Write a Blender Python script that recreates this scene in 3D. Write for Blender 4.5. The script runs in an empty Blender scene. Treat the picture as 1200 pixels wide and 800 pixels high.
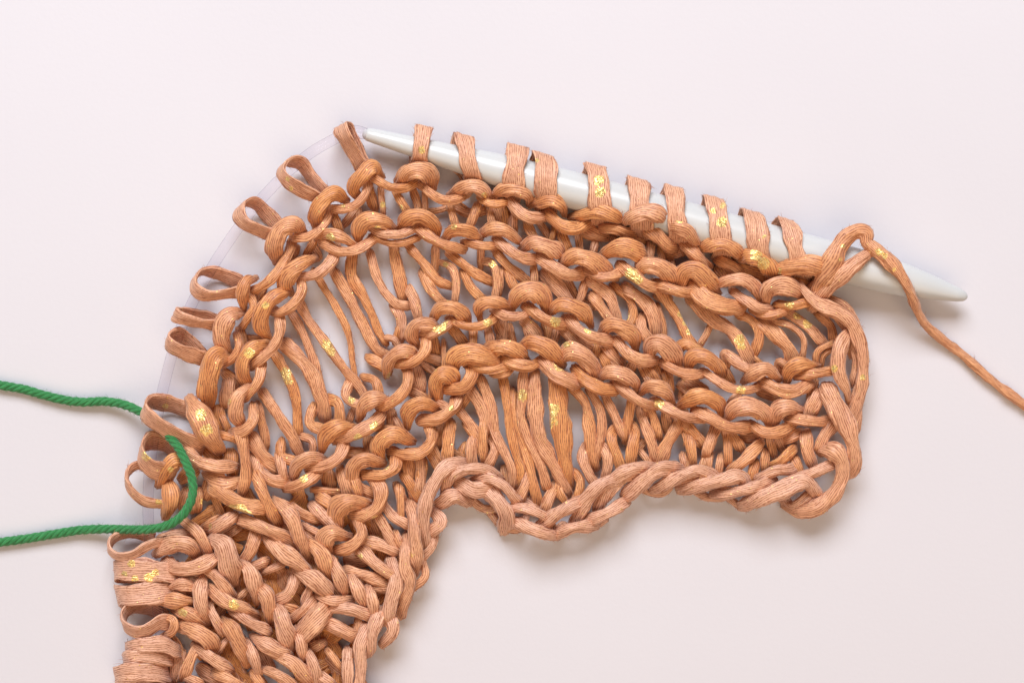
import bpy, math, random
import numpy as np
from mathutils import Vector

random.seed(7)
scene = bpy.context.scene

# ------------------------------------------------------------------ camera
S = 0.0002                      # metres for one photo pixel on the table (1200 px = 24 cm)
FOC = 50.0
D = 1200 * FOC / 36.0           # camera height in photo pixels
cam_d = bpy.data.cameras.new("camera")
cam = bpy.data.objects.new("camera", cam_d)
scene.collection.objects.link(cam)
cam.location = (0, 0, D * S)
cam_d.lens = FOC
cam_d.sensor_width = 36
cam_d.sensor_fit = 'HORIZONTAL'
cam_d.clip_start = 0.01
cam_d.clip_end = 20
scene.camera = cam

# ------------------------------------------------------------------ light
world = bpy.data.worlds.new("World")
scene.world = world
world.use_nodes = True
bg = world.node_tree.nodes["Background"]
bg.inputs[0].default_value = (0.95, 0.88, 1.0, 1)
bg.inputs[1].default_value = 0.17


def area(name, loc, target, sx, sy, energy, col):
    d = bpy.data.lights.new(name, 'AREA')
    d.shape = 'RECTANGLE'
    d.size, d.size_y = sx, sy
    d.energy = energy
    d.color = col
    o = bpy.data.objects.new(name, d)
    scene.collection.objects.link(o)
    o.location = loc
    o.rotation_euler = (Vector(target) - Vector(loc)).to_track_quat('-Z', 'Y').to_euler()
    return o


area("window_light", (-0.10, 0.82, 0.80), (0, 0, 0), 0.80, 0.52, 18.9, (0.89, 0.93, 1.0))
area("room_light", (0.10, -0.62, 0.95), (0, 0, 0), 1.5, 1.1, 9.3, (1.0, 0.74, 0.48))

vs = scene.view_settings
vs.view_transform = 'Standard'
vs.look = 'None'
vs.exposure = 0.0
vs.gamma = 1.0
vs.use_curve_mapping = False


# ------------------------------------------------------------------ helpers
def W(px, py, z):
    """photo pixel + height (in pixels) -> metres"""
    k = (D - z) / D * S
    return ((px - 600) * k, (400 - py) * k, z * S)


def WA(P):
    P = np.asarray(P, float)
    k = (D - P[:, 2]) / D * S
    return np.stack([(P[:, 0] - 600) * k, (400 - P[:, 1]) * k, P[:, 2] * S], 1)


def link(o, parent=None):
    scene.collection.objects.link(o)
    if parent is not None:
        o.parent = parent
    return o


def empty(name, loc, label, cat):
    o = bpy.data.objects.new(name, None)
    o.empty_display_size = 0.01
    link(o)
    o.location = loc
    o["label"] = label
    o["category"] = cat
    return o


def nodes_of(m):
    m.use_nodes = True
    nt = m.node_tree
    return nt, nt.nodes, nt.links, nt.nodes["Principled BSDF"]


def catmull(P, step):
    """centripetal Catmull-Rom through P (n x k), resampled about every `step` (first 3 columns)"""
    P = np.asarray(P, float)
    if len(P) == 2:
        P = np.array([P[0], (P[0] + P[1]) / 2, P[1]])
    Q = np.vstack([2 * P[0] - P[1], P, 2 * P[-1] - P[-2]])
    out = []
    for i in range(1, len(Q) - 2):
        p0, p1, p2, p3 = Q[i - 1], Q[i], Q[i + 1], Q[i + 2]
        d = lambda a, b: max(np.linalg.norm((a - b)[:3]), 1e-4) ** 0.5
        t0 = 0.0
        t1 = t0 + d(p0, p1)
        t2 = t1 + d(p1, p2)
        t3 = t2 + d(p2, p3)
        n = 14
        for t in np.linspace(t1, t2, n, endpoint=False):
            a1 = (t1 - t) / (t1 - t0) * p0 + (t - t0) / (t1 - t0) * p1
            a2 = (t2 - t) / (t2 - t1) * p1 + (t - t1) / (t2 - t1) * p2
            a3 = (t3 - t) / (t3 - t2) * p2 + (t - t2) / (t3 - t2) * p3
            b1 = (t2 - t) / (t2 - t0) * a1 + (t - t0) / (t2 - t0) * a2
            b2 = (t3 - t) / (t3 - t1) * a2 + (t - t1) / (t3 - t1) * a3
            out.append((t2 - t) / (t2 - t1) * b1 + (t - t1) / (t2 - t1) * b2)
    out.append(P[-1])
    out = np.array(out)
    seg = np.linalg.norm(np.diff(out[:, :3], axis=0), axis=1)
    s = np.concatenate([[0], np.cumsum(seg)])
    n = max(6, int(s[-1] / step) + 1)
    ss = np.linspace(0, s[-1], n)
    return np.stack([np.interp(ss, s, out[:, c]) for c in range(out.shape[1])], 1), ss


def smooth(a, n):
    for _ in range(n):
        b = a.copy()
        b[1:-1] = 0.25 * a[:-2] + 0.5 * a[1:-1] + 0.25 * a[2:]
        a = b
    return a


def norm(a):
    return a / np.maximum(np.linalg.norm(a, axis=-1, keepdims=True), 1e-9)


def mesh_from(name, V, F, mat, uv=None, smooth_shade=True):
    me = bpy.data.meshes.new(name)
    me.from_pydata([tuple(v) for v in V], [], F)
    if uv is not None:
        l = me.uv_layers.new(name="UVMap")
        l.data.foreach_set("uv", np.asarray(uv, np.float32).ravel())
    me.polygons.foreach_set("use_smooth", [smooth_shade] * len(me.polygons))
    me.materials.append(mat)
    return me


# ------------------------------------------------------------------ materials
def mat_table():
    m = bpy.data.materials.new("white_paper")
    nt, N, L, b = nodes_of(m)
    tc = N.new("ShaderNodeTexCoord")
    n1 = N.new("ShaderNodeTexNoise")
    n1.inputs["Scale"].default_value = 9
    n1.inputs["Detail"].default_value = 3
    r = N.new("ShaderNodeValToRGB")
    r.color_ramp.elements[0].position = 0.35
    r.color_ramp.elements[1].position = 0.65
    r.color_ramp.elements[0].color = (0.630, 0.607, 0.632, 1)
    r.color_ramp.elements[1].color = (0.648, 0.625, 0.650, 1)
    n2 = N.new("ShaderNodeTexNoise")
    n2.inputs["Scale"].default_value = 900
    n2.inputs["Detail"].default_value = 4
    bp = N.new("ShaderNodeBump")
    bp.inputs["Strength"].default_value = 0.10
    bp.inputs["Distance"].default_value = 0.0003
    L.new(tc.outputs["Object"], n1.inputs["Vector"])
    L.new(tc.outputs["Object"], n2.inputs["Vector"])
    L.new(n1.outputs["Fac"], r.inputs["Fac"])
    L.new(r.outputs["Color"], b.inputs["Base Color"])
    L.new(n2.outputs["Fac"], bp.inputs["Height"])
    L.new(bp.outputs["Normal"], b.inputs["Normal"])
    b.inputs["Roughness"].default_value = 0.75
    b.inputs["Specular IOR Level"].default_value = 0.2
    return m


def mat_yarn():
    """satin tape yarn: fine lengthwise fibres (UV.x along, UV.y round, 1 unit = 10 photo px), gold foil where 'gold' says"""
    m = bpy.data.materials.new("satin_yarn")
    nt, N, L, b = nodes_of(m)
    uv = N.new("ShaderNodeUVMap")
    uv.uv_map = "UVMap"

    def mapped(sx, sy):
        mp = N.new("ShaderNodeMapping")
        mp.inputs["Scale"].default_value = (sx, sy, 1)
        L.new(uv.outputs["UV"], mp.inputs["Vector"])
        return mp

    def noise(mp, scale, detail=2, rough=0.5):
        n = N.new("ShaderNodeTexNoise")
        n.inputs["Scale"].default_value = scale
        n.inputs["Detail"].default_value = detail
        n.inputs["Roughness"].default_value = rough
        L.new(mp.outputs["Vector"], n.inputs["Vector"])
        return n

    def ramp(src, p0, p1, c0, c1):
        r = N.new("ShaderNodeValToRGB")
        r.color_ramp.elements[0].position = p0
        r.color_ramp.elements[1].position = p1
        r.color_ramp.elements[0].color = c0
        r.color_ramp.elements[1].color = c1
        L.new(src, r.inputs["Fac"])
        return r

    # fibre lines: a comb across the tape, bent and broken by noise
    wob = noise(mapped(0.32, 0.55), 1.0, 2)
    sep = N.new("ShaderNodeSeparateXYZ")
    L.new(uv.outputs["UV"], sep.inputs[0])

    def math_(op, a, b_):
        n = N.new("ShaderNodeMath")
        n.operation = op
        for i, q in enumerate((a, b_)):
            if q is None:
                continue
            if isinstance(q, (int, float)):
                n.inputs[i].default_value = q
            else:
                L.new(q, n.inputs[i])
        return n.outputs[0]
    comb = math_('SINE', math_('ADD', math_('MULTIPLY', sep.outputs["Y"], 4.8 * 6.2832), math_('MULTIPLY', wob.outputs["Fac"], 15.0)), None)
    brk = noise(mapped(1.5, 3.8), 1.0, 3, 0.75)
    fibv = math_('ADD', math_('MULTIPLY', comb, 0.19), brk.outputs["Fac"])      # about 0.2 .. 0.8
    cloud = noise(mapped(0.32, 0.6), 1.0, 2)
    base = ramp(cloud.outputs["Fac"], 0.3, 0.7, (0.67, 0.225, 0.032, 1), (0.87, 0.375, 0.100, 1))
    # the fibres: thin dark gaps between bright filaments
    gaps = ramp(fibv, 0.24, 0.54, (0.40, 0.20, 0.11, 1), (1, 1, 1, 1))
    mix = N.new("ShaderNodeMix")
    mix.data_type = 'RGBA'
    mix.blend_type = 'MULTIPLY'
    mix.inputs["Factor"].default_value = 1.0
    L.new(base.outputs["Color"], mix.inputs["A"])
    L.new(gaps.outputs["Color"], mix.inputs["B"])
    # strand tint (0 deep, 1 pale; cast-on, edge and loop strands set paler)
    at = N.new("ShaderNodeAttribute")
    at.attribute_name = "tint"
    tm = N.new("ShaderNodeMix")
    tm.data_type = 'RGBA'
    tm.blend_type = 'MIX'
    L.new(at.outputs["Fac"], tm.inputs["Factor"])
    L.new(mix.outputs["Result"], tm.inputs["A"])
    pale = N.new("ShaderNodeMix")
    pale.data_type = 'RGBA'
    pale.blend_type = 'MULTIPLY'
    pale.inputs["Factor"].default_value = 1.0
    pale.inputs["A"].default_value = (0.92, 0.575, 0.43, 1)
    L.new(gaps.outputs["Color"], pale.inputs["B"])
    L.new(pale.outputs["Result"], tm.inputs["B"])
    # gold foil
    ga = N.new("ShaderNodeAttribute")
    ga.attribute_name = "gold"
    gn = noise(mapped(1.5, 3.6), 1.0, 2, 0.55)
    add = N.new("ShaderNodeMath")
    add.operation = 'MULTIPLY'
    L.new(ga.outputs["Fac"], add.inputs[0])
    L.new(gn.outputs["Fac"], add.inputs[1])
    gm = ramp(add.outputs[0], 0.23, 0.27, (0, 0, 0, 1), (1, 1, 1, 1))
    # stray sparkles
    sp = noise(mapped(4.0, 4.0), 1.0, 0)
    spm = ramp(sp.outputs["Fac"], 0.790, 0.80, (0, 0, 0, 1), (1, 1, 1, 1))
    mx = N.new("ShaderNodeMath")
    mx.operation = 'MAXIMUM'
    L.new(gm.outputs["Color"], mx.inputs[0])
    L.new(spm.outputs["Color"], mx.inputs[1])
    gc = N.new("ShaderNodeMix")
    gc.data_type = 'RGBA'
    L.new(mx.outputs[0], gc.inputs["Factor"])
    L.new(tm.outputs["Result"], gc.inputs["A"])
    gfine = noise(mapped(6.0, 9.0), 1.0, 2, 0.6)
    gcol = ramp(gfine.outputs["Fac"], 0.38, 0.58, (0.80, 0.40, 0.05, 1), (1.0, 0.80, 0.30, 1))  # bright foil highlights painted into the gold colour as fine noise
    L.new(gcol.outputs["Color"], gc.inputs["B"])
    L.new(gc.outputs["Result"], b.inputs["Base Color"])
    L.new(math_('MULTIPLY', mx.outputs[0], 0.65), b.inputs["Metallic"])
    rr = N.new("ShaderNodeMapRange")
    rr.inputs["To Min"].default_value = 0.7
    rr.inputs["To Max"].default_value = 0.34
    L.new(mx.outputs[0], rr.inputs["Value"])
    L.new(rr.outputs["Result"], b.inputs["Roughness"])
    # relief
    bp = N.new("ShaderNodeBump")
    bp.inputs["Strength"].default_value = 0.75
    bp.inputs["Distance"].default_value = 0.00018
    L.new(fibv, bp.inputs["Height"])
    gb = N.new("ShaderNodeBump")
    gb.inputs["Distance"].default_value = 0.0006
    L.new(gn.outputs["Fac"], gb.inputs["Height"])
    L.new(mx.outputs[0], gb.inputs["Strength"])
    L.new(bp.outputs["Normal"], gb.inputs["Normal"])
    L.new(gb.outputs["Normal"], b.inputs["Normal"])
    # thin tape lets some light through
    tl = N.new("ShaderNodeBsdfTranslucent")
    tl.inputs["Color"].default_value = (0.80, 0.34, 0.09, 1)
    L.new(gb.outputs["Normal"], tl.inputs["Normal"])
    ms = N.new("ShaderNodeMixShader")
    tf = math_('MULTIPLY', math_('SUBTRACT', 1.0, mx.outputs[0]), 0.13)
    L.new(tf, ms.inputs[0])
    L.new(b.outputs[0], ms.inputs[1])
    L.new(tl.outputs[0], ms.inputs[2])
    # broad satin lustre of the filaments
    gl = N.new("ShaderNodeBsdfGlossy")
    gl.inputs["Color"].default_value = (1.0, 0.90, 0.86, 1)
    gl.inputs["Roughness"].default_value = 0.55
    L.new(gb.outputs["Normal"], gl.inputs["Normal"])
    mg = N.new("ShaderNodeMixShader")
    mg.inputs[0].default_value = 0.06
    L.new(ms.outputs[0], mg.inputs[1])
    L.new(gl.outputs[0], mg.inputs[2])
    L.new(mg.outputs[0], N["Material Output"].inputs["Surface"])
    b.inputs["Specular IOR Level"].default_value = 0.22
    b.inputs["Sheen Weight"].default_value = 0.4
    b.inputs["Sheen Roughness"].default_value = 0.5
    b.inputs["Sheen Tint"].default_value = (1.0, 0.80, 0.70, 1)
    return m


def mat_plastic():
    m = bpy.data.materials.new("grey_white_plastic")
    nt, N, L, b = nodes_of(m)
    tc = N.new("ShaderNodeTexCoord")
    n = N.new("ShaderNodeTexNoise")
    n.inputs["Scale"].default_value = 60
    n.inputs["Detail"].default_value = 3
    L.new(tc.outputs["Object"], n.inputs["Vector"])
    r = N.new("ShaderNodeValToRGB")
    r.color_ramp.elements[0].color = (0.54, 0.54, 0.525, 1)
    r.color_ramp.elements[1].color = (0.59, 0.59, 0.57, 1)
    L.new(n.outputs["Fac"], r.inputs["Fac"])
    L.new(r.outputs["Color"], b.inputs["Base Color"])
    rm = N.new("ShaderNodeMapRange")
    rm.inputs["To Min"].default_value = 0.24
    rm.inputs["To Max"].default_value = 0.36
    L.new(n.outputs["Fac"], rm.inputs["Value"])
    L.new(rm.outputs["Result"], b.inputs["Roughness"])
    b.inputs["Subsurface Weight"].default_value = 0.0
    return m


def mat_clear():
    m = bpy.data.materials.new("clear_plastic")
    m.use_nodes = True
    nt = m.node_tree
    N, L = nt.nodes, nt.links
    N.remove(N["Principled BSDF"])
    out = N["Material Output"]
    tr = N.new("ShaderNodeBsdfTransparent")
    tr.inputs[0].default_value = (0.978, 0.966, 0.982, 1)
    gl = N.new("ShaderNodeBsdfGlossy")
    gl.inputs["Color"].default_value = (0.52, 0.48, 0.56, 1)
    gl.inputs["Roughness"].default_value = 0.12
    lw = N.new("ShaderNodeLayerWeight")
    lw.inputs["Blend"].default_value = 0.5
    rp = N.new("ShaderNodeValToRGB")
    rp.color_ramp.elements[0].position = 0.62
    rp.color_ramp.elements[1].position = 1.0
    rp.color_ramp.elements[0].color = (0.015, 0.015, 0.015, 1)
    rp.color_ramp.elements[1].color = (0.85, 0.85, 0.85, 1)
    mix = N.new("ShaderNodeMixShader")
    L.new(lw.outputs["Facing"], rp.inputs["Fac"])
    L.new(rp.outputs["Color"], mix.inputs[0])
    L.new(tr.outputs[0], mix.inputs[1])
    L.new(gl.outputs[0], mix.inputs[2])
    L.new(mix.outputs[0], out.inputs["Surface"])
    return m


def mat_green():
    m = bpy.data.materials.new("green_cotton")
    nt, N, L, b = nodes_of(m)
    uv = N.new("ShaderNodeUVMap")
    uv.uv_map = "UVMap"
    mp = N.new("ShaderNodeMapping")
    mp.inputs["Scale"].default_value = (0.7, 7.0, 1)
    L.new(uv.outputs["UV"], mp.inputs["Vector"])
    n = N.new("ShaderNodeTexNoise")
    n.inputs["Scale"].default_value = 1.0
    n.inputs["Detail"].default_value = 4
    L.new(mp.outputs["Vector"], n.inputs["Vector"])
    r = N.new("ShaderNodeValToRGB")
    r.color_ramp.elements[0].position = 0.3
    r.color_ramp.elements[1].position = 0.7
    r.color_ramp.elements[0].color = (0.020, 0.15, 0.04, 1)
    r.color_ramp.elements[1].color = (0.055, 0.29, 0.09, 1)
    L.new(n.outputs["Fac"], r.inputs["Fac"])
    L.new(r.outputs["Color"], b.inputs["Base Color"])
    bp = N.new("ShaderNodeBump")
    bp.inputs["Strength"].default_value = 0.6
    bp.inputs["Distance"].default_value = 0.0002
    L.new(n.outputs["Fac"], bp.inputs["Height"])
    L.new(bp.outputs["Normal"], b.inputs["Normal"])
    b.inputs["Roughness"].default_value = 0.8
    b.inputs["Specular IOR Level"].default_value = 0.2
    b.inputs["Sheen Weight"].default_value = 0.4
    b.inputs["Sheen Tint"].default_value = (0.75, 1.0, 0.8, 1)
    return m


M_TABLE, M_YARN, M_PLASTIC, M_CLEAR, M_GREEN = mat_table(), mat_yarn(), mat_plastic(), mat_clear(), mat_green()

# ------------------------------------------------------------------ table
tv = [(-0.6, -0.5, 0), (0.6, -0.5, 0), (0.6, 0.5, 0), (-0.6, 0.5, 0)]
table = link(bpy.data.objects.new("table_surface", mesh_from("table_surface", tv, [(0, 1, 2, 3)], M_TABLE)))
table["kind"] = "structure"

# ------------------------------------------------------------------ circular needle
NA, NB = np.array([425.0, 156.0]), np.array([1134.0, 348.5])     # both ends of the rigid tip in the photo
NL = np.linalg.norm(NB - NA)
NT = (NB - NA) / NL
NU = np.array([NT[1], -NT[0]])                                   # towards the upper side of the photo
NZ = 24.0
R_S = [0, 2, 6, 14, 50, 108, 165, 260, 400, 580, 625, 660, 690, 710, 724, 731, 733.5, NL]
R_R = [3.0, 5.5, 7.6, 8.6, 11.2, 15.2, 19.2, 22.0, 22.5, 22.5, 21.6, 19.0, 14.6, 10.8, 8.0, 5.6, 3.2, 0.3]


def needle_r(s):
    return float(np.interp(s, R_S, R_R))


def tube(pts, radii, ring=32, cap=True):
    """round tube in pixel space; returns verts (px), faces"""
    P = np.asarray(pts, float)
    T = norm(np.gradient(P, axis=0))
    side = norm(np.cross(T, np.array([0, 0, 1.0])))
    up = np.cross(side, T)
    a = np.linspace(0, 2 * math.pi, ring, endpoint=False)
    V = (P[:, None] + np.asarray(radii)[:, None, None] * (np.cos(a)[None, :, None] * side[:, None] + np.sin(a)[None, :, None] * up[:, None])).reshape(-1, 3)
    F = []
    n = len(P)
    for i in range(n - 1):
        for j in range(ring):
            k = (j + 1) % ring
            F.append((i * ring + j, i * ring + k, (i + 1) * ring + k, (i + 1) * ring + j))
    if cap:
        F.append(tuple(range(ring))[::-1])
        F.append(tuple((n - 1) * ring + j for j in range(ring)))
    return V, F


root_needle = empty("circular_needle", W(780, 252, 0), "thick pale grey circular knitting needle with clear plastic cable holding the stitches", "knitting needle")


def local(V, root):
    return V - np.array(root.location)


ss = np.unique(np.concatenate([np.linspace(0, NL, 60), R_S]))
P = np.array([[*(NA + NT * s), NZ] for s in ss])
V, F = tube(P, [needle_r(s) for s in ss], 48)
# the needle is at a real height: go through the same unprojection as everything else
o = link(bpy.data.objects.new("needle_tip", mesh_from("needle_tip", local(WA(V), root_needle), F, M_PLASTIC)), root_needle)

CABLE = [(412.5, 154), (405, 156.5), (396, 161), (366, 178), (338, 201), (312, 227), (283, 262), (256, 301), (238, 331), (222, 362), (207, 398),
         (196, 436), (187, 474), (180, 512), (175.5, 550), (173.5, 590), (175, 628), (179, 664), (184, 706), (190, 752), (197, 800), (206, 850), (217, 900), (229, 950)]
CZ = 21.0
cp, cs = catmull([(x, y, CZ + (4 if i < 2 else 0)) for i, (x, y) in enumerate(CABLE)], 4)
V, F = tube(cp, [6.4] * len(cp), 20)
link(bpy.data.objects.new("cable", mesh_from("cable", local(WA(V), root_needle), F, M_CLEAR)), root_needle)
V, F = tube([(429, 157, 25), (424, 155.8, 25), (418, 154.6, 25), (413, 154, 25)], [6.4, 7.2, 7.6, 7.4], 20)
link(bpy.data.objects.new("cable_joint", mesh_from("cable_joint", local(WA(V), root_needle), F, M_CLEAR)), root_needle)


def cable_dir(x, y):
    i = int(np.argmin((cp[:, 0] - x) ** 2 + (cp[:, 1] - y) ** 2))
    i = min(max(i, 1), len(cp) - 2)
    d = cp[i + 1] - cp[i - 1]
    d = -d / np.linalg.norm(d)          # towards the needle (up / right in the photo)
    return np.array([d[0], d[1], 0.0])


# ------------------------------------------------------------------ the knitted piece
root = empty("knitted_swatch", W(600, 420, 0), "loose garter stitch knitting in copper tape yarn with gold foil flecks", "knitting")
NAMES = {'N': 'needle_loop', 'B': 'purl_bump', 'S': 'crossing_strand', 'L': 'stitch_leg', 'E': 'edge_strand', 'C': 'cast_on_strand', 'W': 'working_yarn'}
RING = 28
nrng = np.random.default_rng(11)
strands = []          # dicts: kind, V(px), n, uv, tint


def build_strand(kind, pts, w, fixed=None, wprof=None, tuck=True, thick=None, tint=0.0, roll=None):
    """pts: (x, y, z[, width]) in photo pixels and height"""
    P = [list(p) + ([w] if len(p) == 3 else []) for p in pts]
    if tuck:
        for e, (a, b2) in ((0, (P[0], P[1])), (1, (P[-1], P[-2]))):
            d = np.array(a[:3]) - np.array(b2[:3])
            hl = max(np.linalg.norm(d[:2]), 1e-3)
            tl_ = 9.0 if kind == 'C' else 5.0
            d = np.array([d[0] / hl * tl_, d[1] / hl * tl_, -13.0])
            q = [a[0] + d[0], a[1] + d[1], max(a[2] + d[2], 6), a[3] * 0.72]
            if e == 0:
                P.insert(0, q)
            else:
                P.append(q)
    C, s = catmull(P, 3.0)
    C[:, :3] = smooth(C[:, :3], 2)
    X, wd = C[:, :3], C[:, 3]
    n = len(X)
    # hand-made unevenness of the yarn
    ph = [random.random() * 6.28 for _ in range(6)]
    wd = wd * (1 + 0.08 * np.sin(s / 9.0 + ph[0]) + 0.045 * np.sin(s / 4.3 + ph[1]))
    T = norm(np.gradient(X, axis=0))
    if fixed is not None:
        f = np.asarray(fixed, float)
        if f.ndim == 1:
            f = np.repeat(f[None], n, 0)
        side = norm(f - (f * T).sum(1, keepdims=True) * T)
    else:
        h = np.linalg.norm(T[:, :2], axis=1)
        side = np.cross(T, np.array([0, 0, 1.0]))
        k0 = int(np.argmax(h))
        side = norm(side)
        for rng in (range(k0 + 1, n), range(k0 - 1, -1, -1)):
            prev = side[k0]
            for i in rng:
                q = prev - (prev @ T[i]) * T[i]
                q /= max(np.linalg.norm(q), 1e-6)
                wgt = min(1, max(0, (h[i] - 0.15) / 0.4))
                q = q * (1 - wgt) + side[i] * wgt * (1 if side[i] @ q > -0.2 else -1)
                q /= max(np.linalg.norm(q), 1e-6)
                side[i] = q
                prev = q
        side = norm(smooth(side, 4))
        side = norm(side - (side * T).sum(1, keepdims=True) * T)
    nor = np.cross(side, T)
    amp = (0.09 if kind == 'N' else 0.32) if roll is None else roll
    ang = amp * np.sin(s / 17.0 + ph[2]) + 0.5 * amp * np.sin(s / 7.5 + ph[3])
    ca, sa = np.cos(ang)[:, None], np.sin(ang)[:, None]
    side, nor = side * ca + nor * sa, nor * ca - side * sa
    half = wd / 2
    if thick is None:
        thick = {'N': 2.4, 'B': 0.29 * w, 'S': 0.33 * w, 'L': 0.24 * w, 'E': 0.27 * w, 'C': 0.34 * w, 'W': 0.36 * w}[kind]
        if kind in 'BSLEC':
            thick = min(max(thick, 2.8), 6.2)
    tk = thick * (wd / max(w, 1)) ** 0.5
    a = np.linspace(0, 2 * math.pi, RING, endpoint=False) - math.pi / 2      # seam underneath
    c, sn = np.cos(a), np.sin(a)
    # a flat tape folded on itself: squarish oval with shallow lengthwise creases
    pw = 0.8
    cx = np.sign(c) * np.abs(c) ** pw
    sx = np.sign(sn) * np.abs(sn) ** pw
    cr = 1 + 0.085 * np.sin(4 * a + ph[4]) + 0.075 * np.sin(7 * a + ph[5]) + 0.05 * np.sin(11 * a + ph[1])
    drift = 1 + 0.065 * np.sin(3 * a[None, :] + s[:, None] / 10.0 + ph[0]) + 0.05 * np.sin(6 * a[None, :] - s[:, None] / 7.0 + ph[3])
    bow = 0.10 if kind == 'N' else 0.06
    off = half[:, None] * (cx * (0.5 + 0.5 * cr))[None, :] * drift
    lift = tk[:, None] * (sx * cr)[None, :] * drift - bow * half[:, None] * (cx ** 2)[None, :]
    Vp = X[:, None] + off[..., None] * side[:, None] + lift[..., None] * nor[:, None]
    # filaments lie unevenly: small bumps along and across the surface
    jit = nrng.normal(0, 1, (n, RING))
    jit = 0.5 * jit + 0.25 * np.roll(jit, 1, 0) + 0.25 * np.roll(jit, -1, 0)
    Vp = Vp + (0.34 * jit)[..., None] * norm(Vp - X[:, None])
    Vp[..., 2] = np.maximum(Vp[..., 2], 0.6)
    per = np.concatenate([[0], np.cumsum(np.hypot(np.diff(half.mean() * cx), np.diff(thick * sx)))])
    per_tot = per[-1] + per[1]
    strands.append(dict(kind=kind, V=Vp, s=s, per=np.append(per, per_tot), tint=tint, gold=np.zeros(Vp.shape[:2]), off=random.random() * 60))
    return strands[-1]


def finish(st, mat=M_YARN):
    V, n = st['V'], st['V'].shape[0]
    R = RING
    vv = WA(V.reshape(-1, 3))
    F, uv = [], []
    u = st['s'] / 10 + st['off']
    p = st['per'] / 10 + st['off'] * 1.7
    for i in range(n - 1):
        for j in range(R):
            k = (j + 1) % R
            F.append((i * R + j, i * R + k, (i + 1) * R + k, (i + 1) * R + j))
            uv += [(u[i], p[j]), (u[i], p[j + 1]), (u[i + 1], p[j + 1]), (u[i + 1], p[j])]
    F.append(tuple(range(R))[::-1])
    uv += [(u[0], p[j]) for j in range(R)][::-1]
    F.append(tuple((n - 1) * R + j for j in range(R)))
    uv += [(u[-1], p[j]) for j in range(R)]
    nm = NAMES[st['kind']]
    me = mesh_from(nm, local(vv, root), F, mat, uv)
    g = me.attributes.new("gold", 'FLOAT', 'POINT')
    g.data.foreach_set("value", st['gold'].astype(np.float32).ravel())
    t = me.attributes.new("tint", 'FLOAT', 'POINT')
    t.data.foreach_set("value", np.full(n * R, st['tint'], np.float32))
    return link(bpy.data.objects.new(nm, me), root)


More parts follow.
